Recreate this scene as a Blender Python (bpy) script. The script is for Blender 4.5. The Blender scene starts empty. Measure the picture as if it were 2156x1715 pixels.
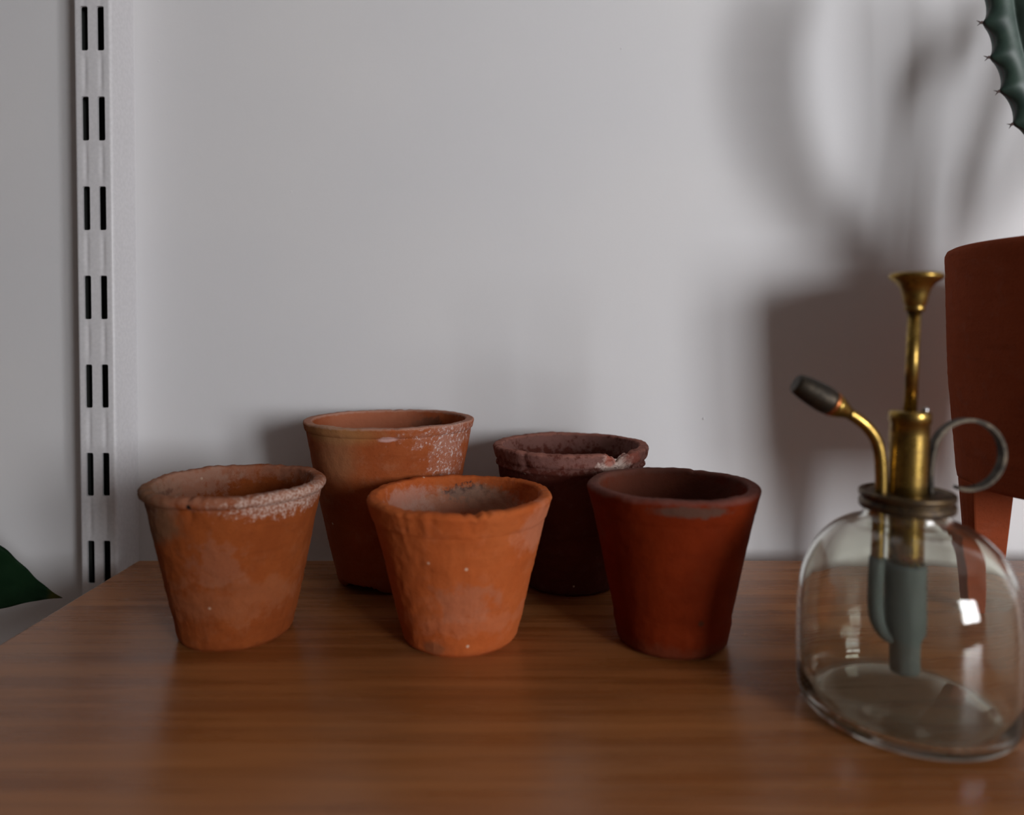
import bpy, bmesh, math, random
from mathutils import Vector, noise, Matrix
R = math.radians
PI = math.pi
S = bpy.context.scene
C = S.collection

# ------------------------------------------------------------------ camera, world, light, exposure
cam_d = bpy.data.cameras.new('camera')
cam_d.sensor_width = 36.0
cam_d.lens = 1500.0 / 2156.0 * 36.0
cam_d.shift_y = -122.2 / 2156.0
cam_d.clip_start = 0.01
cam_d.dof.use_dof = True
cam_d.dof.focus_distance = 0.345
cam_d.dof.aperture_fstop = 5.2
cam = bpy.data.objects.new('camera', cam_d)
C.objects.link(cam)
cam.location = (0, -0.400, 0.12744)
cam.rotation_euler = (PI / 2 - 0.022, 0, 0)
S.camera = cam

S.view_settings.view_transform = 'Standard'
S.view_settings.look = 'None'
S.view_settings.gamma = 1.0
S.view_settings.exposure = 0.0
S.view_settings.use_curve_mapping = False

world = bpy.data.worlds.new('overcast_sky')
S.world = world
world.use_nodes = True
world.node_tree.nodes['Background'].inputs[0].default_value = (0.75, 0.85, 1.0, 1)
world.node_tree.nodes['Background'].inputs[1].default_value = 1.0

# the window in the wall behind the camera, towards the right
WX, WZ, WW, WH, WY = 0.92, 0.26, 0.57, 0.50, -1.25
ld = bpy.data.lights.new('window_daylight', 'AREA')
ld.shape = 'RECTANGLE'
ld.size = WW
ld.size_y = WH
ld.energy = 26.0
ld.color = (0.97, 0.98, 1.0)
lo = bpy.data.objects.new('window_daylight', ld)
C.objects.link(lo)
lo.location = (WX, WY - 0.08, WZ)
lo.rotation_euler = (PI / 2, 0, PI)      # set below to face the shelf (+y)
lo.rotation_euler = Vector((0, 1, 0)).to_track_quat('-Z', 'Z').to_euler()

# ------------------------------------------------------------------ helpers
def setp(o, label=None, cat=None, group=None, kind=None):
    if label: o['label'] = label
    if cat: o['category'] = cat
    if group: o['group'] = group
    if kind: o['kind'] = kind
    return o

def obj(name, bm, mat=None, parent=None, smooth=True, loc=None):
    me = bpy.data.meshes.new(name)
    bmesh.ops.recalc_face_normals(bm, faces=bm.faces[:])
    bm.to_mesh(me)
    bm.free()
    if smooth:
        for p in me.polygons: p.use_smooth = True
    o = bpy.data.objects.new(name, me)
    if mat: me.materials.append(mat)
    C.objects.link(o)
    if parent: o.parent = parent
    if loc: o.location = loc
    return o

def thing(name, label, cat, loc=(0, 0, 0), rotz=0, group=None):
    o = bpy.data.objects.new(name, None)
    o.empty_display_size = 0.02
    C.objects.link(o)
    o.location = loc
    o.rotation_euler = (0, 0, rotz)
    return setp(o, label, cat, group)

def add_box(bm, x0, x1, y0, y1, z0, z1, bevel=0.0):
    r = bmesh.ops.create_cube(bm, size=1.0)
    vs = r['verts']
    for v in vs:
        v.co = Vector(((x0 + x1) / 2 + v.co.x * (x1 - x0), (y0 + y1) / 2 + v.co.y * (y1 - y0), (z0 + z1) / 2 + v.co.z * (z1 - z0)))
    if bevel > 0:
        es = list({e for v in vs for e in v.link_edges})
        bmesh.ops.bevel(bm, geom=es, offset=bevel, segments=3, affect='EDGES', profile=0.5)

def lathe(prof, segs=96, fn=None, close_first=False, close_last=False, th0=0.0):
    """prof: list of (r, z); fn(theta, r, z, k) -> (r, z)"""
    bm = bmesh.new()
    rings = []
    for k, (r, z) in enumerate(prof):
        ring = []
        for i in range(segs):
            th = th0 + 2 * PI * i / segs
            rr, zz = fn(th, r, z, k) if fn else (r, z)
            ring.append(bm.verts.new((rr * math.cos(th), rr * math.sin(th), zz)))
        rings.append(ring)
    for a, b in zip(rings[:-1], rings[1:]):
        for i in range(segs):
            j = (i + 1) % segs
            bm.faces.new((a[i], a[j], b[j], b[i]))
    for flag, k in ((close_first, 0), (close_last, -1)):
        if flag:
            zc = sum(v.co.z for v in rings[k]) / segs
            c = bm.verts.new((0, 0, zc))
            for i in range(segs):
                bm.faces.new((rings[k][i], rings[k][(i + 1) % segs], c))
    return bm

def subdiv(prof, step):
    out = [prof[0]]
    for (a, b), (c, d) in zip(prof[:-1], prof[1:]):
        n = max(1, int(math.hypot(c - a, d - b) / step))
        for i in range(1, n + 1):
            t = i / n
            out.append((a + (c - a) * t, b + (d - b) * t))
    return out

def catmull(pts, n=8):
    P = [Vector(p) for p in pts]
    P = [P[0] * 2 - P[1]] + P + [P[-1] * 2 - P[-2]]
    out = []
    for i in range(1, len(P) - 2):
        for k in range(n):
            t = k / n
            a, b, c, d = P[i - 1], P[i], P[i + 1], P[i + 2]
            out.append(0.5 * ((2 * b) + (c - a) * t + (2 * a - 5 * b + 4 * c - d) * t * t + (3 * b - a - 3 * c + d) * t ** 3))
    out.append(P[-2].copy())
    return out

def frames(path, up=Vector((0, 1, 0))):
    fr = []
    n = None
    for i, p in enumerate(path):
        t = (path[min(i + 1, len(path) - 1)] - path[max(i - 1, 0)]).normalized()
        if n is None:
            n = up - t * up.dot(t)
            if n.length < 1e-4:
                n = Vector((1, 0, 0)) - t * t.x
        else:
            n = n - t * n.dot(t)
        n.normalize()
        fr.append((p, t, n.copy(), t.cross(n)))
    return fr

def tube(path, rad, segs=20, cap=True, bm=None):
    bm = bm or bmesh.new()
    fr = frames(path)
    rings = []
    for i, (p, t, n, b) in enumerate(fr):
        r = rad(i / (len(fr) - 1)) if callable(rad) else rad
        rings.append([bm.verts.new(p + (n * math.cos(a) + b * math.sin(a)) * r) for a in [2 * PI * k / segs for k in range(segs)]])
    for a, b in zip(rings[:-1], rings[1:]):
        for k in range(segs):
            bm.faces.new((a[k], a[(k + 1) % segs], b[(k + 1) % segs], b[k]))
    if cap:
        bm.faces.new(rings[0]); bm.faces.new(rings[-1])
    return bm

# ------------------------------------------------------------------ materials
class NT:
    def __init__(s, name):
        s.m = bpy.data.materials.new(name)
        s.m.use_nodes = True
        s.t = s.m.node_tree
        s.b = s.t.nodes['Principled BSDF']
        s.tc = s.t.nodes.new('ShaderNodeTexCoord')
    def n(s, kind, **kw):
        nd = s.t.nodes.new(kind)
        for k, v in kw.items():
            if k in nd.inputs: nd.inputs[k].default_value = v
            else: setattr(nd, k, v)
        return nd
    def l(s, a, b): s.t.links.new(a, b)
    def mapping(s, scale=(1, 1, 1), loc=(0, 0, 0), rot=(0, 0, 0)):
        m = s.n('ShaderNodeMapping')
        m.inputs['Scale'].default_value = scale
        m.inputs['Location'].default_value = loc
        m.inputs['Rotation'].default_value = rot
        s.l(s.tc.outputs['Object'], m.inputs['Vector'])
        return m.outputs[0]
    def noise(s, scale, detail=4, rough=0.55, vec=None):
        nd = s.n('ShaderNodeTexNoise', Scale=scale, Detail=detail, Roughness=rough)
        s.l(vec or s.tc.outputs['Object'], nd.inputs['Vector'])
        return nd.outputs['Fac']
    def ramp(s, fac, a, b, ca=0.0, cb=1.0):
        nd = s.n('ShaderNodeMapRange')
        nd.inputs['From Min'].default_value = a
        nd.inputs['From Max'].default_value = b
        nd.inputs['To Min'].default_value = ca
        nd.inputs['To Max'].default_value = cb
        nd.interpolation_type = 'SMOOTHSTEP'
        s.l(fac, nd.inputs['Value'])
        return nd.outputs['Result']
    def mix(s, fac, a, b):
        nd = s.n('ShaderNodeMix', data_type='RGBA')
        for v, i in ((fac, 0), (a, 6), (b, 7)):
            if isinstance(v, (int, float)): nd.inputs[i].default_value = v
            elif isinstance(v, tuple): nd.inputs[i].default_value = (*v[:3], 1)
            else: s.l(v, nd.inputs[i])
        return nd.outputs[2]
    def math(s, op, a, b=0.0):
        nd = s.n('ShaderNodeMath', operation=op)
        for v, i in ((a, 0), (b, 1)):
            if isinstance(v, (int, float)): nd.inputs[i].default_value = v
            else: s.l(v, nd.inputs[i])
        return nd.outputs[0]
    def bump(s, h, strength, dist):
        nd = s.n('ShaderNodeBump', Strength=strength, Distance=dist)
        s.l(h, nd.inputs['Height'])
        s.l(nd.outputs[0], s.b.inputs['Normal'])
    def base(s, v):
        if isinstance(v, tuple): s.b.inputs['Base Color'].default_value = (*v[:3], 1)
        else: s.l(v, s.b.inputs['Base Color'])
    def ellipsoid(s, c, r, edge=0.35, nscale=300, namp=0.6, spk=None):
        """soft noisy mask inside an ellipsoid in object space"""
        m = s.mapping((1 / r[0], 1 / r[1], 1 / r[2]), (-c[0] / r[0], -c[1] / r[1], -c[2] / r[2]))
        ln = s.n('ShaderNodeVectorMath', operation='LENGTH')
        s.l(m, ln.inputs[0])
        nz = s.math('MULTIPLY', s.math('SUBTRACT', s.noise(nscale, 4, 0.65), 0.5), namp * 2.2)
        d = s.math('ADD', ln.outputs['Value'], nz)
        out = s.ramp(d, 1 + edge, 1 - edge)
        if spk:
            out = s.math('MULTIPLY', out, s.ramp(s.noise(nscale * 2.6, 5, 0.7), spk - 0.06, spk + 0.05, 0.12, 1.0))
        return out

def srgb(r, g, b):
    f = lambda c: (c / 255 / 12.92) if c / 255 <= 0.04045 else ((c / 255 + 0.055) / 1.055) ** 2.4
    return (f(r), f(g), f(b))

def clay(name, base, alt, pale, patches=(), rough=0.95, fine=900, spec=0.07, seed=0.0, speck=True):
    t = NT(name)
    v = t.mapping((1, 1, 1), (seed, seed * 1.7, seed * 0.3))
    big = t.noise(38, 4, 0.6, v)
    med = t.noise(150, 5, 0.65, v)
    vs = t.mapping((1, 1, 6), (seed, 0, 0))
    thr = t.noise(45, 3, 0.5, vs)                     # faint throwing lines
    c = t.mix(t.ramp(big, 0.36, 0.66), base, alt)
    c = t.mix(t.math('MULTIPLY', t.ramp(med, 0.5, 0.78), 0.30), c, pale)
    c = t.mix(t.math('MULTIPLY', t.ramp(thr, 0.52, 0.7), 0.18), c, tuple(x * 0.62 for x in base))
    dk = t.noise(fine, 3, 0.6, v)
    c = t.mix(t.math('MULTIPLY', t.ramp(dk, 0.55, 0.75), 0.30), c, tuple(x * 0.5 for x in base))
    if speck:
        vo = t.n('ShaderNodeTexVoronoi', Scale=210.0)
        t.l(v, vo.inputs['Vector'])
        sel = t.n('ShaderNodeSeparateColor')
        t.l(vo.outputs['Color'], sel.inputs[0])
        near = t.ramp(vo.outputs['Distance'], 0.17, 0.08)
        rare = t.ramp(sel.outputs[0], 0.955, 0.965)
        c = t.mix(t.math('MULTIPLY', t.math('MULTIPLY', near, rare), 0.75), c, (0.62, 0.48, 0.36))
    for p in patches:
        cen, rad, col, st = p[:4]
        kw = p[4] if len(p) > 4 else {}
        c = t.mix(t.math('MULTIPLY', t.ellipsoid(cen, rad, **kw), st), c, col)
    t.base(c)
    t.b.inputs['Roughness'].default_value = rough
    t.b.inputs['Specular IOR Level'].default_value = spec
    h = t.math('ADD', t.math('MULTIPLY', dk, 0.5), t.math('MULTIPLY', med, 1.0))
    t.bump(h, 0.45, 0.0006)
    return t.m

# wall paint
t = NT('wall_paint')
n1 = t.noise(700, 3, 0.6); n2 = t.noise(6, 2, 0.5)
t.base(t.mix(t.ramp(n2, 0.3, 0.7), (0.72, 0.715, 0.73), (0.75, 0.74, 0.745)))
t.b.inputs['Roughness'].default_value = 0.75
t.b.inputs['Specular IOR Level'].default_value = 0.2
t.bump(n1, 0.10, 0.0004)
M_WALL = t.m

def plain(name, col, rough=0.6, metal=0.0, bump=None):
    t = NT(name)
    nz = t.noise(bump[0] if bump else 60, 3, 0.5)
    t.base(t.mix(t.ramp(nz, 0.3, 0.7), tuple(x * 0.92 for x in col), col))
    t.b.inputs['Roughness'].default_value = rough
    t.b.inputs['Metallic'].default_value = metal
    if bump: t.bump(nz, bump[1], bump[2])
    return t.m
M_ROOM = plain('room_plaster', (0.42, 0.37, 0.33), 0.9)
M_FLOOR = plain('room_floorboards', (0.16, 0.09, 0.05), 0.6)
M_CEIL = plain('room_ceiling_paint', (0.48, 0.45, 0.43), 0.9)
M_RAIL = plain('white_powder_coat', (0.73, 0.72, 0.74), 0.38, 0, (500, 0.05, 0.0003))
M_FRAME = plain('window_frame_paint', (0.7, 0.7, 0.68), 0.5)

# wood: pale stave bamboo/beech running along x
t = NT('oiled_wood')
v1 = t.mapping((1.6, 34, 34), (0.3, 0, 0))
v2 = t.mapping((4, 150, 150), (0, 0.2, 0))
v3 = t.mapping((3.0, 9, 9), (0.7, 0.1, 0))
a = t.noise(3.0, 5, 0.6, v1); b = t.noise(2.0, 3, 0.6, v2); c3 = t.noise(4.0, 3, 0.5, v3)
col = t.mix(t.ramp(a, 0.30, 0.70), (0.25, 0.082, 0.020), (0.41, 0.160, 0.050))
col = t.mix(t.math('MULTIPLY', t.ramp(b, 0.45, 0.75), 0.35), col, (0.13, 0.045, 0.016))
col = t.mix(t.math('MULTIPLY', t.ramp(c3, 0.45, 0.75), 0.35), col, (0.36, 0.17, 0.08))
t.base(col)
t.l(t.ramp(a, 0.2, 0.8, 0.22, 0.34), t.b.inputs['Roughness'])
t.b.inputs['Specular IOR Level'].default_value = 0.5
t.bump(b, 0.06, 0.0003)
M_WOOD = t.m

# aged brass
def brass(name, hi, lo_, mid, rough):
    t = NT(name)
    a = t.noise(160, 5, 0.7)
    t.base(t.mix(t.ramp(a, 0.35, 0.68), hi, lo_))
    t.b.inputs['Metallic'].default_value = mid
    t.l(t.ramp(a, 0.3, 0.7, rough, rough + 0.2), t.b.inputs['Roughness'])
    t.bump(a, 0.08, 0.0003)
    return t.m
M_BRASS = brass('aged_brass', (0.40, 0.26, 0.065), (0.15, 0.09, 0.028), 1.0, 0.24)
M_DARKBRASS = brass('tarnished_brass', (0.15, 0.10, 0.05), (0.045, 0.035, 0.03), 0.9, 0.32)
M_DARKMETAL = brass('dark_bronze', (0.060, 0.046, 0.032), (0.028, 0.024, 0.020), 0.85, 0.42)
M_COPPER = brass('copper_washer', (0.50, 0.17, 0.06), (0.30, 0.10, 0.04), 1.0, 0.35)
M_VERD = plain('grey_green_tube', (0.095, 0.118, 0.120), 0.6, 0.0, (300, 0.3, 0.0004))
M_PIN = plain('steel_pin', (0.5, 0.5, 0.52), 0.3, 1.0)

t = NT('bottle_glass')
t.base((0.94, 0.955, 0.88))
t.b.inputs['Transmission Weight'].default_value = 1.0
t.b.inputs['IOR'].default_value = 1.48
gz = t.noise(60, 3, 0.6)
sm = t.ellipsoid((0, 0, 0.0), (0.06, 0.06, 0.008), 0.6, 90, 0.5)
t.l(t.ramp(gz, 0.35, 0.75, 0.0, 0.035), t.b.inputs['Roughness'])
wv = t.mapping((1, 1, 0.35))
t.bump(t.noise(38, 2, 0.5, wv), 0.25, 0.0012)
mixs = t.n('ShaderNodeMixShader'); dd = t.n('ShaderNodeBsdfDiffuse'); dd.inputs[0].default_value = (0.55, 0.50, 0.42, 1)
oo = t.t.nodes['Material Output']
basem = t.ellipsoid((0, 0, 0.001), (0.031, 0.031, 0.010), 0.2, 90, 0.3)
t.l(t.math('ADD', t.ramp(t.noise(35, 4, 0.6), 0.3, 0.75, 0.006, 0.024), t.math('MULTIPLY', basem, 0.08)), mixs.inputs[0])
t.l(t.b.outputs[0], mixs.inputs[1]); t.l(dd.outputs[0], mixs.inputs[2]); t.l(mixs.outputs[0], oo.inputs['Surface'])
M_GLASS = t.m

# ------------------------------------------------------------------ room shell
YW = 0.024      # face of the wall behind the shelf
Z0, Z1, X0, X1 = -1.25, 1.15, -1.5, 1.75
bm = bmesh.new()
add_box(bm, X0, X1, YW, YW + 0.12, Z0, Z1)
for (x, z, r) in ((0.1142, 0.0768, 0.0008), (0.0644, 0.2955, 0.0006), (-0.2084, 0.2882, 0.0005), (-0.1308, 0.2116, 0.0005), (0.02, 0.165, 0.0003)):
    m = Matrix.Translation((x, YW, z)) @ Matrix.Diagonal((1, 0.7, 1, 1))
    bmesh.ops.create_icosphere(bm, subdivisions=2, radius=r, matrix=m)      # nibs in the paint
o = setp(obj('wall_back', bm, M_WALL, smooth=False), kind='structure')
bm = bmesh.new(); add_box(bm, X0 - 0.1, X0, WY - 0.1, YW, Z0, Z1)
setp(obj('wall_left', bm, M_ROOM, smooth=False), kind='structure')
bm = bmesh.new(); add_box(bm, X1, X1 + 0.1, WY - 0.1, YW, Z0, Z1)
setp(obj('wall_right', bm, M_ROOM, smooth=False), kind='structure')
bm = bmesh.new(); add_box(bm, X0, X1, WY - 0.1, YW + 0.1, Z0 - 0.1, Z0)
setp(obj('floor', bm, M_FLOOR, smooth=False), kind='structure')
bm = bmesh.new(); add_box(bm, X0, X1, WY - 0.1, YW + 0.1, Z1, Z1 + 0.1)
setp(obj('ceiling', bm, M_CEIL, smooth=False), kind='structure')
bm = bmesh.new()
wx0, wx1, wz0, wz1 = WX - WW / 2, WX + WW / 2, WZ - WH / 2, WZ + WH / 2
add_box(bm, X0, wx0, WY - 0.1, WY, Z0, Z1)
add_box(bm, wx1, X1, WY - 0.1, WY, Z0, Z1)
add_box(bm, wx0, wx1, WY - 0.1, WY, Z0, wz0)
add_box(bm, wx0, wx1, WY - 0.1, WY, wz1, Z1)
setp(obj('wall_front', bm, M_ROOM, smooth=False), kind='structure')
bm = bmesh.new()
for a in ((wx0, wx0 + 0.03, wz0, wz1), (wx1 - 0.03, wx1, wz0, wz1), (wx0, wx1, wz0, wz0 + 0.03), (wx0, wx1, wz1 - 0.03, wz1), (WX - 0.012, WX + 0.012, wz0, wz1)):
    add_box(bm, a[0], a[1], WY - 0.05, WY - 0.02, a[2], a[3])
setp(obj('window_1', bm, M_FRAME, smooth=False), kind='structure')

# ------------------------------------------------------------------ slotted upright
rail = thing('shelf_upright', 'white steel twin-slot shelving upright screwed to the wall at left', 'shelf upright', (-0.2335, YW, -0.60))
HW, DP = 0.0104, 0.024
def rail_face():
    bm = bmesh.new()
    zlo, zhi = 0.0, 1.25
    # outer channel: section in x-y with rounded corners, extruded in z
    th = 0.0014
    out = []
    r = 0.0016
    sec = [(-HW, 0)]
    for k in range(7):
        a = PI + (PI / 2) * k / 6
        sec.append((-HW + r + r * math.cos(a), -DP + r + r * math.sin(a)))
    nx = 24
    for k in range(1, nx):
        sec.append((-HW + r + (2 * HW - 2 * r) * k / nx, -DP))
    for k in range(7):
        a = 1.5 * PI + (PI / 2) * k / 6
        sec.append((HW - r + r * math.cos(a), -DP + r + r * math.sin(a)))
    sec.append((HW, 0))
    inner = []
    for (x, y) in sec:
        inner.append((x * (HW - th) / HW, min(0, y + th) if y < -0.004 else -0.001))
    nz = 500
    def crease(x, z):
        # long shallow dents running between the slots of each column
        zz = z - 0.60
        k = (zz - 0.2972 + 0.0249) / 0.0498         # slot centre at integer k + .5 region
        f = k - math.floor(k)
        w = max(0.0, 1 - abs(f - 0.0) / 0.27) if f < 0.5 else max(0.0, 1 - abs(1 - f) / 0.27)
        d = 0.0
        for cx in (-0.0045, 0.0045):
            d += math.exp(-((x - cx) / 0.0011) ** 2)
        return 0.00060 * min(1, w * 1.8) * d
    loops = []
    for lst, inn in ((sec, False), (inner[::-1], True)):
        for (x, y) in lst: loops.append((x, y, inn))
    rings = []
    for i in range(nz + 1):
        z = zlo + (zhi - zlo) * i / nz
        ring = []
        for (x, y, inn) in loops:
            yy = y
            if abs(y - (-DP)) < 1e-5 and not inn: yy = y + crease(x, z)
            ring.append(bm.verts.new((x, yy, z)))
        rings.append(ring)
    n = len(loops)
    m_ = len(sec)
    for a, b in zip(rings[:-1], rings[1:]):
        for lo2, hi2 in ((0, m_), (m_, n)):           # outer and inner skin, each a closed loop
            for k in range(lo2, hi2):
                k2 = k + 1 if k + 1 < hi2 else lo2
                f_ = bm.faces.new((a[k], a[k2], b[k2], b[k]))
                f_.material_index = 1 if lo2 else 0
    for rg in (rings[0], rings[-1]):
        for k in range(m_ - 1):
            bm.faces.new((rg[k], rg[k + 1], rg[n - 2 - k], rg[n - 1 - k]))
        bm.faces.new((rg[m_ - 1], rg[0], rg[n - 1], rg[m_]))
    return bm
M_INSIDE = plain('dark_channel_inside', (0.035, 0.038, 0.035), 0.7)  # near-black colour on the channel's inner skin, so the slots look dark
ch = obj('channel', rail_face(), M_RAIL, rail)
# slots: real holes through the face
cut = bmesh.new()
slot_c = [0.60 + 0.2972 - 0.0498 * k for k in range(-5, 17)]
for zc in slot_c:
    for cx in (-0.0045, 0.0045):
        add_box(cut, cx - 0.0021, cx + 0.0021, -DP - 0.004, -DP + 0.006, zc - 0.0122, zc + 0.0122, 0.0009)
cutter = obj('cutter_tmp', cut, None)
cutter.location = rail.location
bpy.context.view_layer.update()
ch.data.materials.append(M_INSIDE)
md = ch.modifiers.new('slots', 'BOOLEAN'); md.object = cutter; md.operation = 'DIFFERENCE'; md.solver = 'EXACT'
bpy.context.view_layer.update()
dg = bpy.context.evaluated_depsgraph_get()
me2 = bpy.data.meshes.new_from_object(ch.evaluated_get(dg))
ch.modifiers.clear()
ch.data = me2
bpy.data.objects.remove(cutter)
for p in me2.polygons: p.use_smooth = True
e = ch.modifiers.new('edges', 'EDGE_SPLIT'); e.split_angle = R(40)

# ------------------------------------------------------------------ wooden shelf
bm = bmesh.new()
add_box(bm, -0.2105, 0.80, -0.335, -0.0015, -0.018, 0.0, 0.0012)
# soften the far left corner
shelf = obj('wooden_shelf', bm, M_WOOD, smooth=False)
setp(shelf, 'warm brown wooden shelf board that the terracotta pots stand on', 'shelf')

# ------------------------------------------------------------------ terracotta pots
def gauss(th, c, w):
    d = (th - c + PI) % (2 * PI) - PI
    return math.exp(-(d / w) ** 2)

def pot(label, loc, h, Rt, rb, mat, rim_h, rim_out, seed, wall=0.0042, rough=0.00022, chips=(), base_chips=(), lip=0.0016,
        bulge=0.0, bead=0.0, ridge=None, foot=0.0, oval=0.0, rim_mat=None, tilt=(0, 0), name='terracotta_pot'):
    """chips: (theta, width, depth, 'top'|'edge')"""
    root = thing(name, label, 'plant pot', loc, 0, 'terracotta pots standing on the wooden shelf')
    root.rotation_euler = (tilt[0], tilt[1], 0)
    def Ro(z):
        s = z / h
        return rb + (Rt - rim_out - rb) * s + bulge * math.sin(PI * s)
    # outer profile upwards
    body_out = [(rb - 0.0022, 0.0), (rb - 0.0007, 0.0006), (Ro(0.002) + foot, 0.002)]
    if foot: body_out += [(Ro(0.010) + foot * 0.8, 0.0095), (Ro(0.0125), 0.0125)]
    zc = h - rim_h
    body_out += [(Ro(zc * 0.3), zc * 0.3), (Ro(zc * 0.6), zc * 0.6)]
    if ridge:
        for dz, dr in ridge: body_out.append((Ro(zc + dz) + dr, zc + dz))
    body_out.append((Ro(zc), zc))
    rimp = [(Ro(zc), zc), (Ro(zc) + rim_out * 0.85, zc + 0.0007), (Ro(zc + 0.0016) + rim_out + bead, zc + 0.0016), (Rt, h - lip)]
    for k in range(1, 6):
        a = (PI / 2) * k / 6
        rimp.append((Rt - lip + lip * math.cos(a), h - lip + lip * math.sin(a)))
    ri_t = Rt - wall - 0.0008
    rimp += [(Rt - lip, h), (ri_t + lip * 0.8, h)]
    for k in range(1, 6):
        a = PI / 2 + (PI / 2) * k / 6
        rimp.append((ri_t + lip * 0.8 + lip * 0.8 * math.cos(a), h - lip * 0.8 + lip * 0.8 * math.sin(a)))
    zi = h - max(rim_h, 0.006) - 0.002
    Ri = lambda z: Ro(z) - wall
    rimp += [(ri_t, h - lip), (Ri(zi), zi)]
    body_in = [(Ri(zi), zi), (Ri(0.008), 0.008), (Ri(0.005) - 0.002, 0.0058), (0.006, 0.0054)]
    sv = Vector((seed * 3.1, seed * 1.7, seed))
    def fn(th, r, z, k):
        p = Vector((r * math.cos(th), r * math.sin(th), z))
        d = noise.noise(p * 60 + sv) * 0.00035 + noise.noise(p * 260 + sv) * rough + noise.noise(p * 700 + sv) * rough * 0.6
        r2 = r + d + oval * math.cos(2 * th) * r
        z2 = z
        if z > h - 0.006:
            f = (z - (h - 0.006)) / 0.006
            z2 += (noise.noise(Vector((math.cos(th) * 2.2, math.sin(th) * 2.2, seed))) * 0.0007
                   + noise.noise(Vector((math.cos(th) * 14, math.sin(th) * 14, seed))) * rough * 1.6) * f
        for (c, w, dep, kind) in chips:
            g = gauss(th, c, w)
            if g < 0.02: continue
            jag = 0.7 + 0.6 * noise.noise(p * 500 + sv)
            if kind == 'top' and z > h - 0.010 and r > ri_t - 0.004:
                z2 -= dep * g * jag * min(1, (z - (h - 0.010)) / 0.008)
            if kind == 'edge' and z > h - 0.009 and r > Rt - 0.0035:
                r2 -= dep * g * jag
                z2 -= dep * 0.5 * g * (1 if z > h - 0.002 else 0)
            if kind == 'collar' and abs(z - zc) < 0.003 and r > Ro(zc):
                z2 += dep * g * jag
        for (c, w, dep) in base_chips:
            g = gauss(th, c, w)
            if g > 0.05 and z < 0.004 and r > rb - 0.006:
                z2 += dep * min(1, g * 1.6) * (0.7 + 0.5 * noise.noise(p * 600 + sv)) * (1 - z / 0.006)
                r2 -= 0.0008 * g
        return max(r2, 0.0005), max(z2, 0.0)
    segs = 256
    b1 = lathe(subdiv(body_out, 0.0012), segs, fn, close_first=True)
    me_a = lathe(subdiv(body_in, 0.0018), segs, fn, close_last=True)
    tmp = bpy.data.meshes.new('tmp'); me_a.to_mesh(tmp); me_a.free(); b1.from_mesh(tmp)
    bpy.data.meshes.remove(tmp)
    me = bpy.data.meshes.new('body')
    b1.normal_update()
    b1.to_mesh(me); b1.free()
    for p in me.polygons: p.use_smooth = True
    me.materials.append(mat)
    o = bpy.data.objects.new('body', me); C.objects.link(o); o.parent = root
    b2 = lathe(subdiv(rimp, 0.0006), segs, fn)
    me = bpy.data.meshes.new('rim'); b2.to_mesh(me); b2.free()
    for p in me.polygons: p.use_smooth = True
    me.materials.append(rim_mat or mat)
    o = bpy.data.objects.new('rim', me); C.objects.link(o); o.parent = root
    return root

D_ = PI / 180
PALE = (0.50, 0.42, 0.37)
GREY = (0.30, 0.24, 0.21)
# far left pot
m1 = clay('clay_left_front', (0.22, 0.050, 0.012), (0.27, 0.066, 0.016), (0.28, 0.11, 0.055), seed=1.3, patches=[
    ((0, 0, 0.0640), (0.05, 0.05, 0.0048), (0.32, 0.17, 0.12), 0.45, dict(nscale=190, namp=1.3)),
    ((-0.026, -0.020, 0.056), (0.018, 0.03, 0.012), (0.16, 0.095, 0.055), 0.7, dict(nscale=90, namp=0.6)),
    ((0.03, -0.02, 0.061), (0.020, 0.03, 0.005), (0.58, 0.46, 0.40), 0.75, dict(nscale=420, namp=1.3, spk=0.5)),
    ((-0.026, 0.012, 0.060), (0.016, 0.03, 0.007), (0.34, 0.22, 0.17), 0.4, dict(nscale=220, namp=1.5)),
    ((-0.030, -0.014, 0.0590), (0.014, 0.02, 0.0016), (0.08, 0.03, 0.02), 0.6, dict(nscale=260, namp=0.9)),
    ((0.004, -0.029, 0.038), (0.009, 0.02, 0.009), (0.30, 0.16, 0.11), 0.22, dict(nscale=190, namp=1.6)),
    ((0.006, -0.02, 0.022), (0.03, 0.03, 0.008), (0.30, 0.12, 0.06), 0.30, dict(nscale=130, namp=1.5)),
    ((-0.0038, -0.037, 0.0618), (0.0009, 0.004, 0.0011), (0.015, 0.01, 0.01), 1.0, dict(nscale=300, namp=0.2))])
pot('dusty orange terracotta pot with rounded rim, nearest the slotted upright', (-0.1183, -0.0960, 0), 0.0652, 0.0375, 0.0229,
    m1, 0.0050, 0.0010, 1.3, lip=0.0020, wall=0.0046, rough=0.0003, bead=0.0004,
    chips=[(264 * D_, 0.03, 0.001, 'edge'), (300 * D_, 0.05, 0.0008, 'edge'), (70 * D_, 0.08, 0.0006, 'top'), (40 * D_, 0.05, 0.0007, 'top')])
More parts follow.
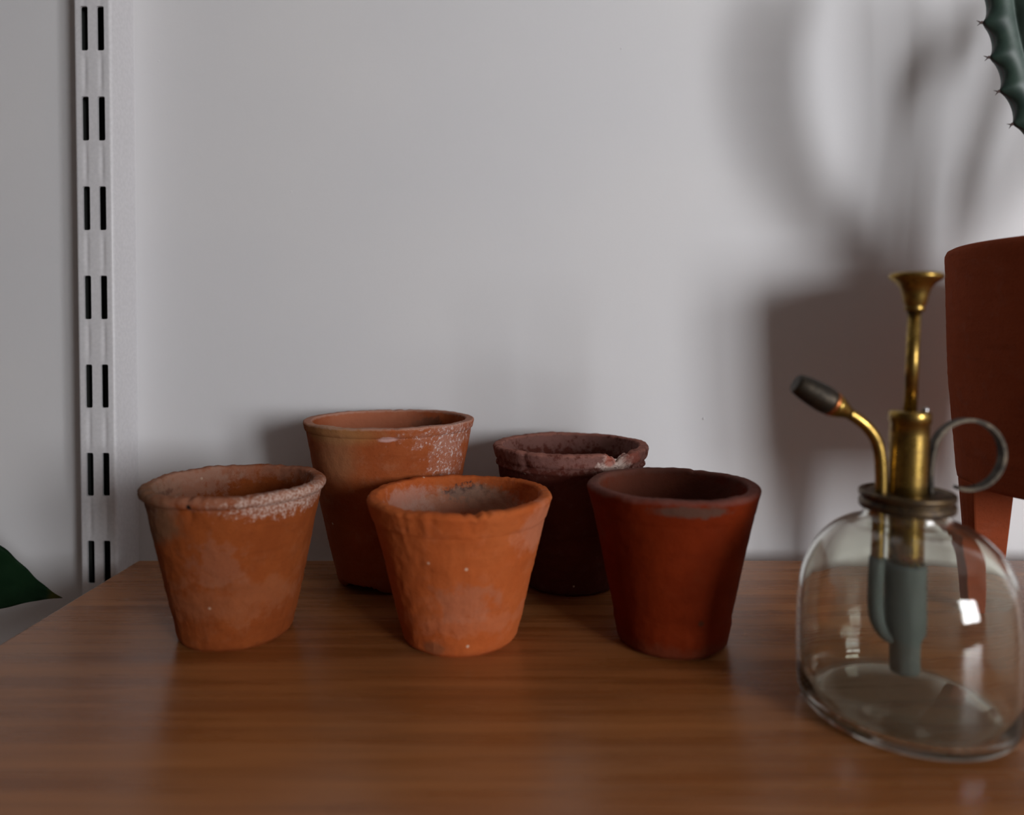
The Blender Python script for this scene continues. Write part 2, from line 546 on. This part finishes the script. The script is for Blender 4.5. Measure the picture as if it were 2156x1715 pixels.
# back left, tallest
m2 = clay('clay_tall_back', (0.29, 0.066, 0.019), (0.33, 0.086, 0.027), (0.42, 0.20, 0.11), seed=4.1, patches=[
    ((-0.022, -0.038, 0.0805), (0.022, 0.02, 0.005), (0.40, 0.20, 0.075), 0.7, dict(nscale=80, namp=0.3, edge=0.5)),
    ((-0.020, -0.036, 0.069), (0.010, 0.02, 0.012), (0.40, 0.20, 0.10), 0.5, dict(nscale=90, namp=0.3, edge=0.6)),
    ((0.032, -0.026, 0.070), (0.0075, 0.018, 0.013), (0.60, 0.50, 0.48), 0.85, dict(nscale=230, namp=1.7, edge=0.5, spk=0.58)),
    ((0.034, -0.024, 0.079), (0.022, 0.022, 0.006), (0.60, 0.50, 0.48), 0.75, dict(nscale=230, namp=1.7, edge=0.4, spk=0.58)),
    ((0.006, -0.042, 0.0785), (0.004, 0.01, 0.0012), (0.58, 0.36, 0.33), 0.8, dict(nscale=300, namp=0.5)),
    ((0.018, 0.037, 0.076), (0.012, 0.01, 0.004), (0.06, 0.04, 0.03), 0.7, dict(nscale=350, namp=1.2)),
    ((-0.016, 0.026, 0.078), (0.030, 0.022, 0.012), (0.44, 0.17, 0.10), 0.6, dict(nscale=60, namp=0.5, edge=0.5)),
    ((0, 0, 0.0836), (0.06, 0.06, 0.0012), (0.46, 0.30, 0.24), 0.5, dict(nscale=300, namp=0.8))])
pot('tall flared terracotta pot at the back with white bloom on its rim', (-0.0636, -0.0296, 0), 0.0836, 0.0436, 0.0262,
    m2, 0.0050, 0.0008, 4.1, lip=0.0009, wall=0.0036, rough=0.00016, bulge=0.0012,
    chips=[(96 * D_, 0.045, 0.0011, 'top'), (88 * D_, 0.03, 0.0008, 'top'), (283 * D_, 0.03, 0.0006, 'edge')],
    base_chips=[(246 * D_, 0.34, 0.0050), (225 * D_, 0.10, 0.002)])
# front middle
m3 = clay('clay_bright_front', (0.41, 0.090, 0.022), (0.45, 0.110, 0.030), (0.46, 0.16, 0.08), seed=7.7, patches=[
    ((0.004, -0.030, 0.024), (0.012, 0.02, 0.007), (0.38, 0.17, 0.11), 0.35, dict(nscale=160, namp=1.5)),
    ((0.010, -0.025, 0.014), (0.03, 0.03, 0.004), (0.48, 0.17, 0.09), 0.3, dict(nscale=160, namp=1.5)),
    ((-0.009, -0.023, 0.004), (0.004, 0.01, 0.003), (0.20, 0.08, 0.04), 0.6, dict(nscale=200, namp=0.5)),
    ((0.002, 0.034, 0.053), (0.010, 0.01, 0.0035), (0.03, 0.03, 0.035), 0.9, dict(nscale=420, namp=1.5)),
    ((0.012, 0.033, 0.050), (0.014, 0.012, 0.006), (0.28, 0.15, 0.09), 0.7, dict(nscale=300, namp=1.0)),
    ((0.0, 0.03, 0.049), (0.034, 0.02, 0.006), (0.42, 0.26, 0.19), 0.55, dict(nscale=200, namp=1.0)),
    ((-0.026, 0.018, 0.052), (0.012, 0.02, 0.006), (0.50, 0.33, 0.28), 0.45, dict(nscale=180, namp=1.3)),
    ((0.034, -0.012, 0.050), (0.012, 0.02, 0.010), (0.50, 0.20, 0.12), 0.5, dict(nscale=150, namp=0.9))])
pot('bright orange terracotta pot in the front middle with chipped front rim', (-0.0219, -0.0998, 0), 0.0605, 0.0387, 0.0238,
    m3, 0.0100, 0.0005, 7.7, lip=0.0018, wall=0.0042, rough=0.0003,
    chips=[(283 * D_, 0.045, 0.0020, 'top'), (276 * D_, 0.03, 0.0011, 'top'), (290 * D_, 0.02, 0.0012, 'top'), (248 * D_, 0.06, 0.0006, 'edge'),
           (240 * D_, 0.03, 0.0006, 'edge'), (258 * D_, 0.04, 0.0005, 'edge'), (284 * D_, 0.12, 0.0008, 'edge')])
# back right, maroon
m4 = clay('clay_maroon_back', (0.105, 0.030, 0.020), (0.125, 0.034, 0.024), (0.20, 0.11, 0.09), seed=11.2, patches=[
    ((0, 0, 0.0685), (0.06, 0.06, 0.006), (0.27, 0.14, 0.12), 0.6, dict(nscale=260, namp=1.5)),
    ((0, 0, 0.0722), (0.06, 0.06, 0.002), (0.36, 0.14, 0.10), 0.5, dict(nscale=260, namp=1.0)),
    ((0.0205, -0.034, 0.0655), (0.0085, 0.010, 0.0050), (0.62, 0.48, 0.42), 0.95, dict(nscale=330, namp=1.3)),
    ((0.0160, -0.036, 0.0685), (0.003, 0.006, 0.003), (0.42, 0.10, 0.06), 0.7, dict(nscale=300, namp=0.6)),
    ((0.0285, -0.029, 0.0680), (0.006, 0.008, 0.003), (0.34, 0.10, 0.07), 0.7, dict(nscale=300, namp=0.6))])
pot('dark maroon terracotta pot at the back with a pale notch in its rim', (0.0299, -0.0337, 0), 0.0713, 0.0399, 0.0243,
    m4, 0.0070, 0.0008, 11.2, lip=0.0014, wall=0.0042, rough=0.00022, bulge=0.0008,
    ridge=[(-0.0034, 0.0), (-0.0027, 0.0008), (-0.0020, 0.0006), (-0.0012, -0.0002)],
    chips=[(302 * D_, 0.11, 0.0050, 'top'), (302 * D_, 0.14, 0.0020, 'edge'), (315 * D_, 0.06, 0.0022, 'top'), (305 * D_, 0.10, 0.0025, 'collar'),
           (338 * D_, 0.05, 0.0018, 'edge'), (350 * D_, 0.08, 0.0012, 'top'), (232 * D_, 0.04, 0.0010, 'edge')])
# front right
m5 = clay('clay_red_front', (0.125, 0.0135, 0.0022), (0.155, 0.018, 0.003), (0.15, 0.025, 0.008), seed=15.9, spec=0.05, rough=0.75, speck=False, patches=[
    ((0, 0, 0.0665), (0.06, 0.06, 0.0030), (0.14, 0.060, 0.048), 0.7, dict(nscale=150, namp=0.6)),
    ((0.000, -0.035, 0.0615), (0.014, 0.01, 0.0022), (0.085, 0.050, 0.036), 0.8, dict(nscale=260, namp=0.9)),
    ((0, 0.02, 0.055), (0.04, 0.03, 0.016), (0.10, 0.045, 0.030), 0.6, dict(nscale=120, namp=0.8)),
    ((0.006, -0.026, 0.016), (0.0012, 0.01, 0.0012), (0.06, 0.02, 0.01), 0.8, dict(nscale=200, namp=0.3)),
    ((0, 0, 0.0), (0.06, 0.06, 0.006), (0.13, 0.036, 0.018), 0.5, dict(nscale=150, namp=0.7))])
pot('smooth dark red terracotta pot in the front row beside the glass mister', (0.0667, -0.1046, 0), 0.0656, 0.0353, 0.0215,
    m5, 0.0105, 0.0003, 15.9, lip=0.0019, wall=0.0044, rough=0.00014, foot=0.0006,
    chips=[(60 * D_, 0.05, 0.0007, 'top'), (340 * D_, 0.05, 0.0005, 'edge')])

# ------------------------------------------------------------------ glass plant mister
bx, by = 0.1330, -0.1610
ms = thing('plant_mister', 'clear glass plant mister with aged brass pump, in front at right', 'plant mister', (bx, by, 0))
out = [(0.0, 0.0022), (0.022, 0.0014), (0.0275, 0.0002), (0.0300, 0.0003), (0.0320, 0.0016), (0.0335, 0.0042), (0.0341, 0.008),
       (0.0344, 0.020), (0.0343, 0.030), (0.0339, 0.037), (0.0330, 0.0435), (0.0315, 0.0490), (0.0290, 0.0545), (0.0260, 0.0585), (0.0225, 0.0618),
       (0.0190, 0.0640), (0.0160, 0.0652), (0.0140, 0.0663), (0.0132, 0.0680), (0.0130, 0.0735)]
P = catmull([(r, z, 0) for r, z in out], 5)
prof = [(max(0.0002, p.x), p.y) for p in P]
inn = []
for i in range(len(prof) - 1, 4, -1):
    a, b = prof[max(i - 1, 0)], prof[min(i + 1, len(prof) - 1)]
    tx, tz = b[0] - a[0], b[1] - a[1]
    L = math.hypot(tx, tz) or 1
    nx_, nz_ = -tz / L, tx / L
    w = 0.0017 if prof[i][1] > 0.012 else 0.0017 + 0.0018 * (1 - prof[i][1] / 0.012)
    r_, z_ = prof[i][0] + nx_ * w, prof[i][1] + nz_ * w
    if r_ > 0.0004 and (prof[i][0] > 0.024 or prof[i][1] > 0.02): inn.append((r_, z_))
inn += [(0.020, 0.0058), (0.010, 0.0066), (0.0003, 0.0068)]
full = prof + inn
bm = lathe(full, 128, None)
bmesh.ops.remove_doubles(bm, verts=bm.verts[:], dist=0.00002)
# tiny end caps
for rr in (0, ):
    pass
es = [e for e in bm.edges if len(e.link_faces) == 1]
bmesh.ops.holes_fill(bm, edges=es, sides=0)
bottle = obj('bottle', bm, M_GLASS, ms)
bottle['label'] = 'clear glass bottle with domed shoulder'
col_p = [(0.0128, 0.0698), (0.0142, 0.0692), (0.0147, 0.0698), (0.0147, 0.0716), (0.0139, 0.0722), (0.0139, 0.0728), (0.0147, 0.0733), (0.0148, 0.0748), (0.0144, 0.0753),
         (0.0134, 0.0754), (0.0126, 0.0746), (0.0050, 0.0746)]
cl = obj('collar', lathe(col_p, 96, None, close_last=True), M_DARKBRASS, ms)
cl['label'] = 'ridged tarnished brass screw collar'
m = cl.modifiers.new('bev', 'BEVEL'); m.width = 0.0002; m.segments = 2
brl = [(0.0058, 0.0738), (0.0061, 0.0744), (0.0061, 0.0985), (0.0065, 0.0988), (0.0065, 0.1018), (0.0062, 0.1024), (0.0030, 0.1026)]
obj('pump_barrel', lathe(subdiv(brl, 0.004), 64, None, close_first=True, close_last=True), M_BRASS, ms)
rod = [(0.0021, 0.1022), (0.0021, 0.1370)]
obj('plunger_rod', lathe(rod, 32, None, close_first=True, close_last=True), M_BRASS, ms)
kn = [(0.0024, 0.1362), (0.0030, 0.1364), (0.0032, 0.1372), (0.0030, 0.1380), (0.0032, 0.1384), (0.0036, 0.1392), (0.0040, 0.1416), (0.0047, 0.1440), (0.0060, 0.1458),
      (0.0080, 0.1472), (0.0084, 0.1480), (0.0082, 0.1488), (0.0074, 0.1492), (0.0060, 0.1488), (0.0030, 0.1486)]
obj('plunger_knob', lathe(kn, 64, None, close_first=True, close_last=True), M_BRASS, ms)
pin = [(0.0010, 0.1020), (0.0010, 0.1036), (0.0007, 0.1042)]
p_ = obj('pin', lathe(pin, 20, None, close_first=True, close_last=True), M_PIN, ms, loc=(0.0034, -0.003, 0))
# spout
sp = catmull([(-0.0086, 0, 0.0738), (-0.0086, 0, 0.080), (-0.0091, 0, 0.0872), (-0.0105, 0, 0.0925), (-0.0132, 0, 0.0966), (-0.0168, 0, 0.0998), (-0.0205, 0, 0.1022)], 8)
obj('spout', tube(sp, 0.0020, 24), M_BRASS, ms)
ax0, ax1 = Vector((-0.0198, 0, 0.1018)), Vector((-0.0372, 0, 0.1118))
dirv = (ax1 - ax0).normalized()
L = (ax1 - ax0).length
def along(prof, name, mat):
    bm = lathe([(r, z) for r, z in prof], 40, None, close_first=True, close_last=True)
    q = Vector((0, 0, 1)).rotation_difference(dirv)
    for v in bm.verts: v.co = ax0 + q @ v.co
    return obj(name, bm, mat, nozzle_root)
nozzle_root = ms
nz = along([(0.0020, -0.0005), (0.0024, 0.0010), (0.0032, 0.0026), (0.0039, 0.0044), (0.0042, 0.0058)], 'nozzle_base', M_BRASS)
nt = along([(0.0043, 0.0068), (0.0045, 0.0078), (0.0047, 0.0100), (0.0045, 0.0135), (0.0041, 0.0170), (0.0036, 0.0196), (0.0031, 0.0206), (0.0010, 0.0203)], 'nozzle', M_DARKMETAL)
nt['label'] = 'dark bronze barrel shaped spray nozzle'
along([(0.0041, 0.0056), (0.0044, 0.0060), (0.0044, 0.0067), (0.0042, 0.0070)], 'washer', M_COPPER)['label'] = 'copper coloured washer'
# finger ring: a bent strip
rc = Vector((0.0203, 0.0, 0.0877)); rr = 0.0118
path = [(0.0079, 0, 0.0746), (0.0076, 0, 0.079), (0.0078, 0, 0.0840)]
for a in range(172, -112, -10):
    path.append((rc.x + rr * math.cos(R(a)), 0, rc.z + rr * math.sin(R(a))))
path = catmull(path, 3)
bm = bmesh.new()
rings = []
for i, p in enumerate(path):
    tt = (path[min(i + 1, len(path) - 1)] - path[max(i - 1, 0)]).normalized()
    nn = Vector((-tt.z, 0, tt.x))
    hw = 0.0017; th = 0.0006
    rings.append([bm.verts.new(p + Vector((0, sy * hw, 0)) + nn * sn * th) for sy, sn in ((-1, -1), (-1, 1), (1, 1), (1, -1))])
for a, b in zip(rings[:-1], rings[1:]):
    for k in range(4): bm.faces.new((a[k], a[(k + 1) % 4], b[(k + 1) % 4], b[k]))
bm.faces.new(rings[0]); bm.faces.new(rings[-1])
fr_ = obj('finger_ring', bm, M_DARKMETAL, ms, smooth=False)
fr_['label'] = 'dark bent metal strip forming a finger ring'
ms.scale = (1.0, 1.0, 0.99)
for c_ in list(ms.children):                       # the pump leans a little to the right
    if c_.name.split('.')[0] in ('pump_barrel', 'plunger_rod', 'plunger_knob', 'pin'):
        c_.matrix_basis = Matrix.Translation((0, 0, 0.074)) @ Matrix.Rotation(0.030, 4, 'Y') @ Matrix.Translation((0, 0, -0.074)) @ c_.matrix_basis
# inside the bottle
ib = [(0.0054, 0.0738), (0.0054, 0.0500)]
obj('inner_barrel', lathe(subdiv(ib, 0.004), 48, None, close_first=True, close_last=True), M_BRASS, ms)
isl = [(0.0052, 0.0508), (0.0062, 0.0506), (0.0064, 0.0495), (0.0063, 0.0400), (0.0065, 0.0330), (0.0062, 0.0275), (0.0050, 0.0250), (0.0047, 0.0235), (0.0047, 0.0150), (0.0044, 0.0136)]
s_ = obj('sleeve', lathe(subdiv(isl, 0.003), 48, lambda th, r, z, k: (r + noise.noise(Vector((math.cos(th) * 3, math.sin(th) * 3, z * 200))) * 0.0003, z), close_first=True, close_last=True), M_VERD, ms)
s_['label'] = 'grey green sleeve around the lower pump'
ss = catmull([(-0.0092, 0, 0.0738), (-0.0094, 0, 0.062), (-0.0096, 0, 0.0515)], 6)
obj('feed_tube', tube(ss, 0.0020, 20), M_BRASS, ms)
ss = catmull([(-0.0096, 0, 0.0525), (-0.0100, 0, 0.045), (-0.0100, 0, 0.036), (-0.0090, 0, 0.0300), (-0.0066, 0, 0.0260), (-0.0038, 0, 0.0240)], 8)
h_ = obj('hose', tube(ss, lambda s: 0.0025 if s < 0.5 else 0.0025 - 0.0011 * (s - 0.5) * 2, 20), M_VERD, ms)
h_['label'] = 'grey green hose curving into the pump foot'

# ------------------------------------------------------------------ footed planter
px_, py_ = 0.2630, -0.085
mp = clay('clay_planter', (0.24, 0.050, 0.018), (0.27, 0.058, 0.022), (0.24, 0.09, 0.06), seed=21.0, rough=0.85, speck=False)
pl = thing('footed_planter', 'large terracotta planter on tapered feet at the right edge behind the mister', 'planter', (px_, py_, 0))
zt, zb = 0.1675, 0.0585
pp = [(0.020, zb), (0.0545, zb), (0.0555, zb + 0.001), (0.0560, zb + 0.004), (0.0600, zb + 0.05), (0.0618, zt - 0.006), (0.0618, zt - 0.003), (0.0610, zt - 0.001), (0.0590, zt),
      (0.0575, zt - 0.0004), (0.0565, zt - 0.002), (0.0560, zt - 0.010), (0.052, zb + 0.010), (0.048, zb + 0.006), (0.006, zb + 0.0055)]
def pfn(th, r, z, k):
    return r + noise.noise(Vector((math.cos(th) * 1.5, math.sin(th) * 1.5, z * 420))) * 0.00016, z
obj('bowl', lathe(subdiv(pp, 0.0012), 160, pfn, close_first=True, close_last=True), mp, pl)
for a in (168, 288, 48):
    bm = bmesh.new()
    ca, sa = math.cos(R(a)), math.sin(R(a))
    prev = None
    NL = 14
    for i in range(NL + 1):
        s = i / NL
        z = (zb + 0.002) * (1 - s)
        hw = 0.0085 - 0.0040 * s
        ro = 0.0556 - 0.004 * s
        rin = ro - (0.017 - 0.008 * s)
        ring = []
        pts = [(ro, -hw), (ro + 0.0012, -hw * 0.5), (ro + 0.0016, 0), (ro + 0.0012, hw * 0.5), (ro, hw), (rin, hw), (rin, -hw)]
        for (rad, tan) in pts:
            ring.append(bm.verts.new((rad * ca - tan * sa, rad * sa + tan * ca, z)))
        if prev:
            for k in range(len(ring)): bm.faces.new((prev[k], prev[(k + 1) % len(ring)], ring[(k + 1) % len(ring)], ring[k]))
        else: bm.faces.new(ring)
        prev = ring
    bm.faces.new(prev)
    lg = obj('foot', bm, mp, pl, smooth=False)
    bv = lg.modifiers.new('b', 'BEVEL'); bv.width = 0.0008; bv.segments = 2; bv.limit_method = 'ANGLE'
t = NT('potting_soil')
sn = t.noise(400, 5, 0.7)
t.base(t.mix(sn, (0.015, 0.010, 0.007), (0.09, 0.06, 0.04))); t.b.inputs['Roughness'].default_value = 1.0
t.bump(sn, 1.0, 0.002)
so = obj('soil', lathe(subdiv([(0.0560, 0.1645), (0.03, 0.1655), (0.004, 0.166)], 0.004), 64, lambda th, r, z, k: (r, z + noise.noise(Vector((r * math.cos(th), r * math.sin(th), 0)) * 180) * 0.0015), close_last=True), t.m, pl)
so['label'] = 'dark potting soil'; so['kind'] = 'stuff'

# ------------------------------------------------------------------ cactus in the planter
t = NT('cactus_skin')
at = t.n('ShaderNodeAttribute', attribute_name='rib')
nz_ = t.noise(90, 4, 0.6)
c = t.mix(t.ramp(nz_, 0.35, 0.7), (0.020, 0.042, 0.033), (0.036, 0.068, 0.050))
c = t.mix(t.math('MULTIPLY', t.ramp(at.outputs['Fac'], 0.62, 0.30), t.ramp(nz_, 0.3, 0.65, 0.25, 0.9)), c, (0.07, 0.105, 0.088))
c = t.mix(t.ramp(at.outputs['Fac'], 0.955, 0.995), c, (0.035, 0.018, 0.016))
t.base(c)
t.b.inputs['Roughness'].default_value = 0.45
t.b.inputs['Specular IOR Level'].default_value = 0.5
M_CACT = t.m
M_SPINE = plain('spine_dark', (0.05, 0.025, 0.022), 0.5)

cactus = thing('cactus', 'blue-green angled cactus with scalloped spiny ribs hanging in at top right', 'cactus', (px_, py_, 0.166))
def cactus_stem(pts, Rr, nrib, phase, pitch, taper=0.35, tooth=0.34, detail=10, spines=False):
    loc = Vector((px_, py_, 0.166))
    path = catmull([Vector(p) - loc for p in pts], detail)
    # resample to even steps
    seg = 0.0011 if spines else 0.003
    res = [path[0]]; acc = 0
    for a, b in zip(path[:-1], path[1:]):
        d = (b - a).length
        n = max(1, int(d / seg))
        for i in range(1, n + 1): res.append(a.lerp(b, i / n))
    L = [0]
    for a, b in zip(res[:-1], res[1:]): L.append(L[-1] + (b - a).length)
    T = L[-1]
    fr = frames(res)
    bm = bmesh.new()
    lay = bm.verts.layers.float.new('rib')
    ns = nrib * (30 if spines else 16)
    rings = []
    areoles = {}
    for i, (p, tt, n, b) in enumerate(fr):
        s = L[i] / T
        env = 1.0 - taper * max(0, (s - 0.75) / 0.25) ** 2
        if s < 0.10: env *= 0.55 + 0.45 * (s / 0.10)
        ring = []
        ph = L[i] / pitch
        f = ph - math.floor(ph)
        sc = abs(math.sin(PI * f)) ** 0.8             # 0 at the spiny tooth, 1 mid way
        for k in range(ns):
            a = 2 * PI * k / ns
            q = abs(((a * nrib / (2 * PI)) + 0.5) % 1 - 0.5) * 2    # 0 on the rib, 1 in the valley
            rib = (1 - q)
            rv = 0.36
            shape = rv + (1 - rv) * (rib ** 1.45)
            rr = Rr * env * shape * (1 - tooth * sc * rib ** 2.2)
            v = bm.verts.new(p + (n * math.cos(a + phase) + b * math.sin(a + phase)) * rr)
            v[lay] = rib
            ring.append(v)
        rings.append(ring)
        if spines and f < 0.5 and i > 0 and math.floor(ph) != math.floor(L[i - 1] / pitch):
            for rbk in range(nrib):
                a = 2 * PI * rbk / nrib + phase
                dv = n * math.cos(a) + b * math.sin(a)
                areoles.setdefault(i, []).append((p + dv * Rr * env * 0.99, dv, tt))
    for a, b in zip(rings[:-1], rings[1:]):
        for k in range(ns): bm.faces.new((a[k], a[(k + 1) % ns], b[(k + 1) % ns], b[k]))
    bm.faces.new(rings[0]); bm.faces.new(rings[-1])
    st = obj('stem', bm, M_CACT, cactus)
    for i, lst in areoles.items():
        for (p, dv, tt) in lst:
            bm = bmesh.new()
            for sgn in (1, -1):
                d = (dv * 1.0 + tt * 0.55 * sgn).normalized()
                tube([p - d * 0.0006, p + d * 0.0010, p + d * 0.0024], lambda s: 0.00042 * (1 - s) + 0.00004, 8, True, bm)
            obj('spine', bm, M_SPINE, st)
    return st
def sh(px, py, d):
    """point at distance d from the wall on the line from the window centre to a spot on the wall"""
    W = Vector(((px - 1078) / 1500 * 0.424, YW, 0.12744 + (702 - py) / 1500 * 0.424))
    Lc = Vector((WX, WY, WZ))
    return tuple(W + (Lc - W) * (d / (YW - WY)))
cactus_stem([(0.2640, -0.090, 0.166), (0.2560, -0.090, 0.186), (0.2420, -0.090, 0.204), (0.2289, -0.090, 0.2216), (0.2191, -0.090, 0.2469), (0.2142, -0.090, 0.2741), (0.2164, -0.090, 0.3047), (0.2268, -0.090, 0.3308)],
            0.0153, 3, PI / 2 + 0.15, 0.0137, spines=True)
cactus_stem([(0.268, -0.083, 0.166), sh(1840, 430, 0.110), sh(1862, 300, 0.105), sh(1858, 180, 0.110), sh(1855, 60, 0.118), sh(1850, -40, 0.120)], 0.0140, 3, 1.0, 0.014)
cactus_stem([(0.281, -0.080, 0.166), sh(1885, 360, 0.090), sh(1912, 210, 0.080), sh(1957, 130, 0.075), sh(2005, 50, 0.075), sh(2040, -30, 0.075)], 0.0100, 3, 1.6, 0.014)

cactus_stem([(0.298, -0.068, 0.166), sh(1985, 400, 0.092), sh(2018, 270, 0.088), sh(2050, 150, 0.088), sh(2060, 40, 0.09)], 0.0090, 3, 0.6, 0.014)
cactus_stem([(0.300, -0.105, 0.166), sh(2065, 380, 0.115), sh(2120, 260, 0.120), sh(2165, 120, 0.125), sh(2190, -20, 0.125)], 0.0115, 3, 0.9, 0.014)

# ------------------------------------------------------------------ leafy houseplant left of the shelf
t = NT('leaf_green')
nl = t.noise(60, 4, 0.6)
c = t.mix(t.ramp(nl, 0.3, 0.7), (0.004, 0.016, 0.006), (0.007, 0.024, 0.009))
tipm = t.ellipsoid((0.119, 0.0, 0.0), (0.006, 0.02, 0.02), 0.4, 200, 0.3)
c = t.mix(tipm, c, (0.05, 0.042, 0.006))
t.base(c); t.b.inputs['Roughness'].default_value = 0.45
t.b.inputs['Specular IOR Level'].default_value = 0.12
M_LEAF = t.m
def leaf_mesh(Ln, Wd, curl=0.012):
    bm = bmesh.new()
    nu, nv = 60, 16
    def width(s):       # s: 0 at base, 1 at tip
        pts = [(0, 0.0), (0.05, 0.35), (0.2, 0.8), (0.4, 1.0), (0.55, 0.97), (0.68, 0.78), (0.80, 0.46), (0.88, 0.235), (0.94, 0.10), (0.98, 0.035), (1.0, 0.0)]
        for (a, b), (c, d) in zip(pts[:-1], pts[1:]):
            if s <= c:
                u = (s - a) / (c - a); 
                return b + (d - b) * u
        return 0
    for side in (1, -1):
        rows = []
        for i in range(nu + 1):
            s = i / nu
            w = Wd * (width(s) * 0.5 + 0.25 * (width(max(0, s - 0.02)) + width(min(1, s + 0.02)))) if 0 < i < nu else 0.0001
            row = []
            for j in range(nv + 1):
                v = -1 + 2 * j / nv
                z = -curl * 4 * (s - 0.45) ** 2 * 0.6 + abs(v) * w * 0.20 + 0.0006 * math.sin(s * 60 - abs(v) * 6) * abs(v)
                row.append(bm.verts.new((s * Ln, v * w, z + side * 0.0002 * (1 - abs(v) ** 4) )))
            rows.append(row)
        for a, b in zip(rows[:-1], rows[1:]):
            for j in range(nv): bm.faces.new((a[j], a[j + 1], b[j + 1], b[j]))
    bmesh.ops.remove_doubles(bm, verts=bm.verts[:], dist=0.00001)
    return bm
hp = thing('potted_houseplant', 'leafy houseplant left of the shelf, one dark green pointed leaf in view', 'houseplant', (-0.40, -0.07, -0.30))
def place_leaf(tip, back, up, Ln, Wd, curl=0.0):
    """tip and a point behind it fix the axis; up is the upper-surface direction"""
    tip, back, up = Vector(tip), Vector(back), Vector(up)
    x = (tip - back).normalized(); z = (up - x * up.dot(x)).normalized(); y = z.cross(x)
    o = obj('leaf', leaf_mesh(Ln, Wd, curl), M_LEAF, hp)
    basep = tip - x * Ln
    M = Matrix((( x.x, y.x, z.x, basep.x), (x.y, y.y, z.y, basep.y), (x.z, y.z, z.z, basep.z), (0, 0, 0, 1)))
    o.matrix_parent_inverse = Matrix.Identity(4)
    o.matrix_basis = Matrix.Translation(-Vector(hp.location)) @ M
    mr = obj('midrib', tube([Vector((0, 0, -0.0006)), Vector((Ln * 0.5, 0, -0.0004 - curl * 0)), Vector((Ln * 0.97, 0, -0.0006 - curl * 0.7))], lambda s: 0.0009 * (1 - s * 0.8), 8), M_LEAF, o)
    return basep
b1_ = place_leaf((-0.2392, -0.024, -0.0130), (-0.2785, -0.024, -0.0035), (0.05, -0.90, 0.38), 0.120, 0.0225)
b2_ = place_leaf((-0.46, -0.15, -0.03), (-0.42, -0.09, -0.05), (0.0, 0.3, 1), 0.11, 0.022)
b3_ = place_leaf((-0.50, -0.02, 0.02), (-0.43, -0.05, -0.03), (-0.2, 0.1, 1), 0.11, 0.022)
hl = Vector(hp.location)
for q in (b1_, b2_, b3_):
    top = q - hl
    obj('stem', tube(catmull([(0.0, 0, 0.070), (top.x * 0.25, top.y * 0.3, top.z * 0.5), (top.x * 0.7, top.y * 0.8, top.z * 0.9), tuple(top)], 6), 0.0014, 10), M_LEAF, hp)
m6 = clay('clay_houseplant_pot', (0.36, 0.12, 0.045), (0.42, 0.14, 0.05), (0.42, 0.22, 0.13), seed=31.0, speck=False)
obj('pot', lathe(subdiv([(0.034, 0), (0.036, 0.002), (0.048, 0.060), (0.052, 0.062), (0.053, 0.078), (0.050, 0.080), (0.047, 0.078), (0.045, 0.070), (0.002, 0.070)], 0.006), 64, None, close_first=True, close_last=True), m6, hp)

bm = bmesh.new()
add_box(bm, -0.75, -0.215, -0.30, -0.0015, -0.318, -0.30, 0.001)
setp(obj('lower_shelf', bm, M_WOOD, smooth=False), 'lower wooden shelf board that the houseplant pot stands on', 'shelf')
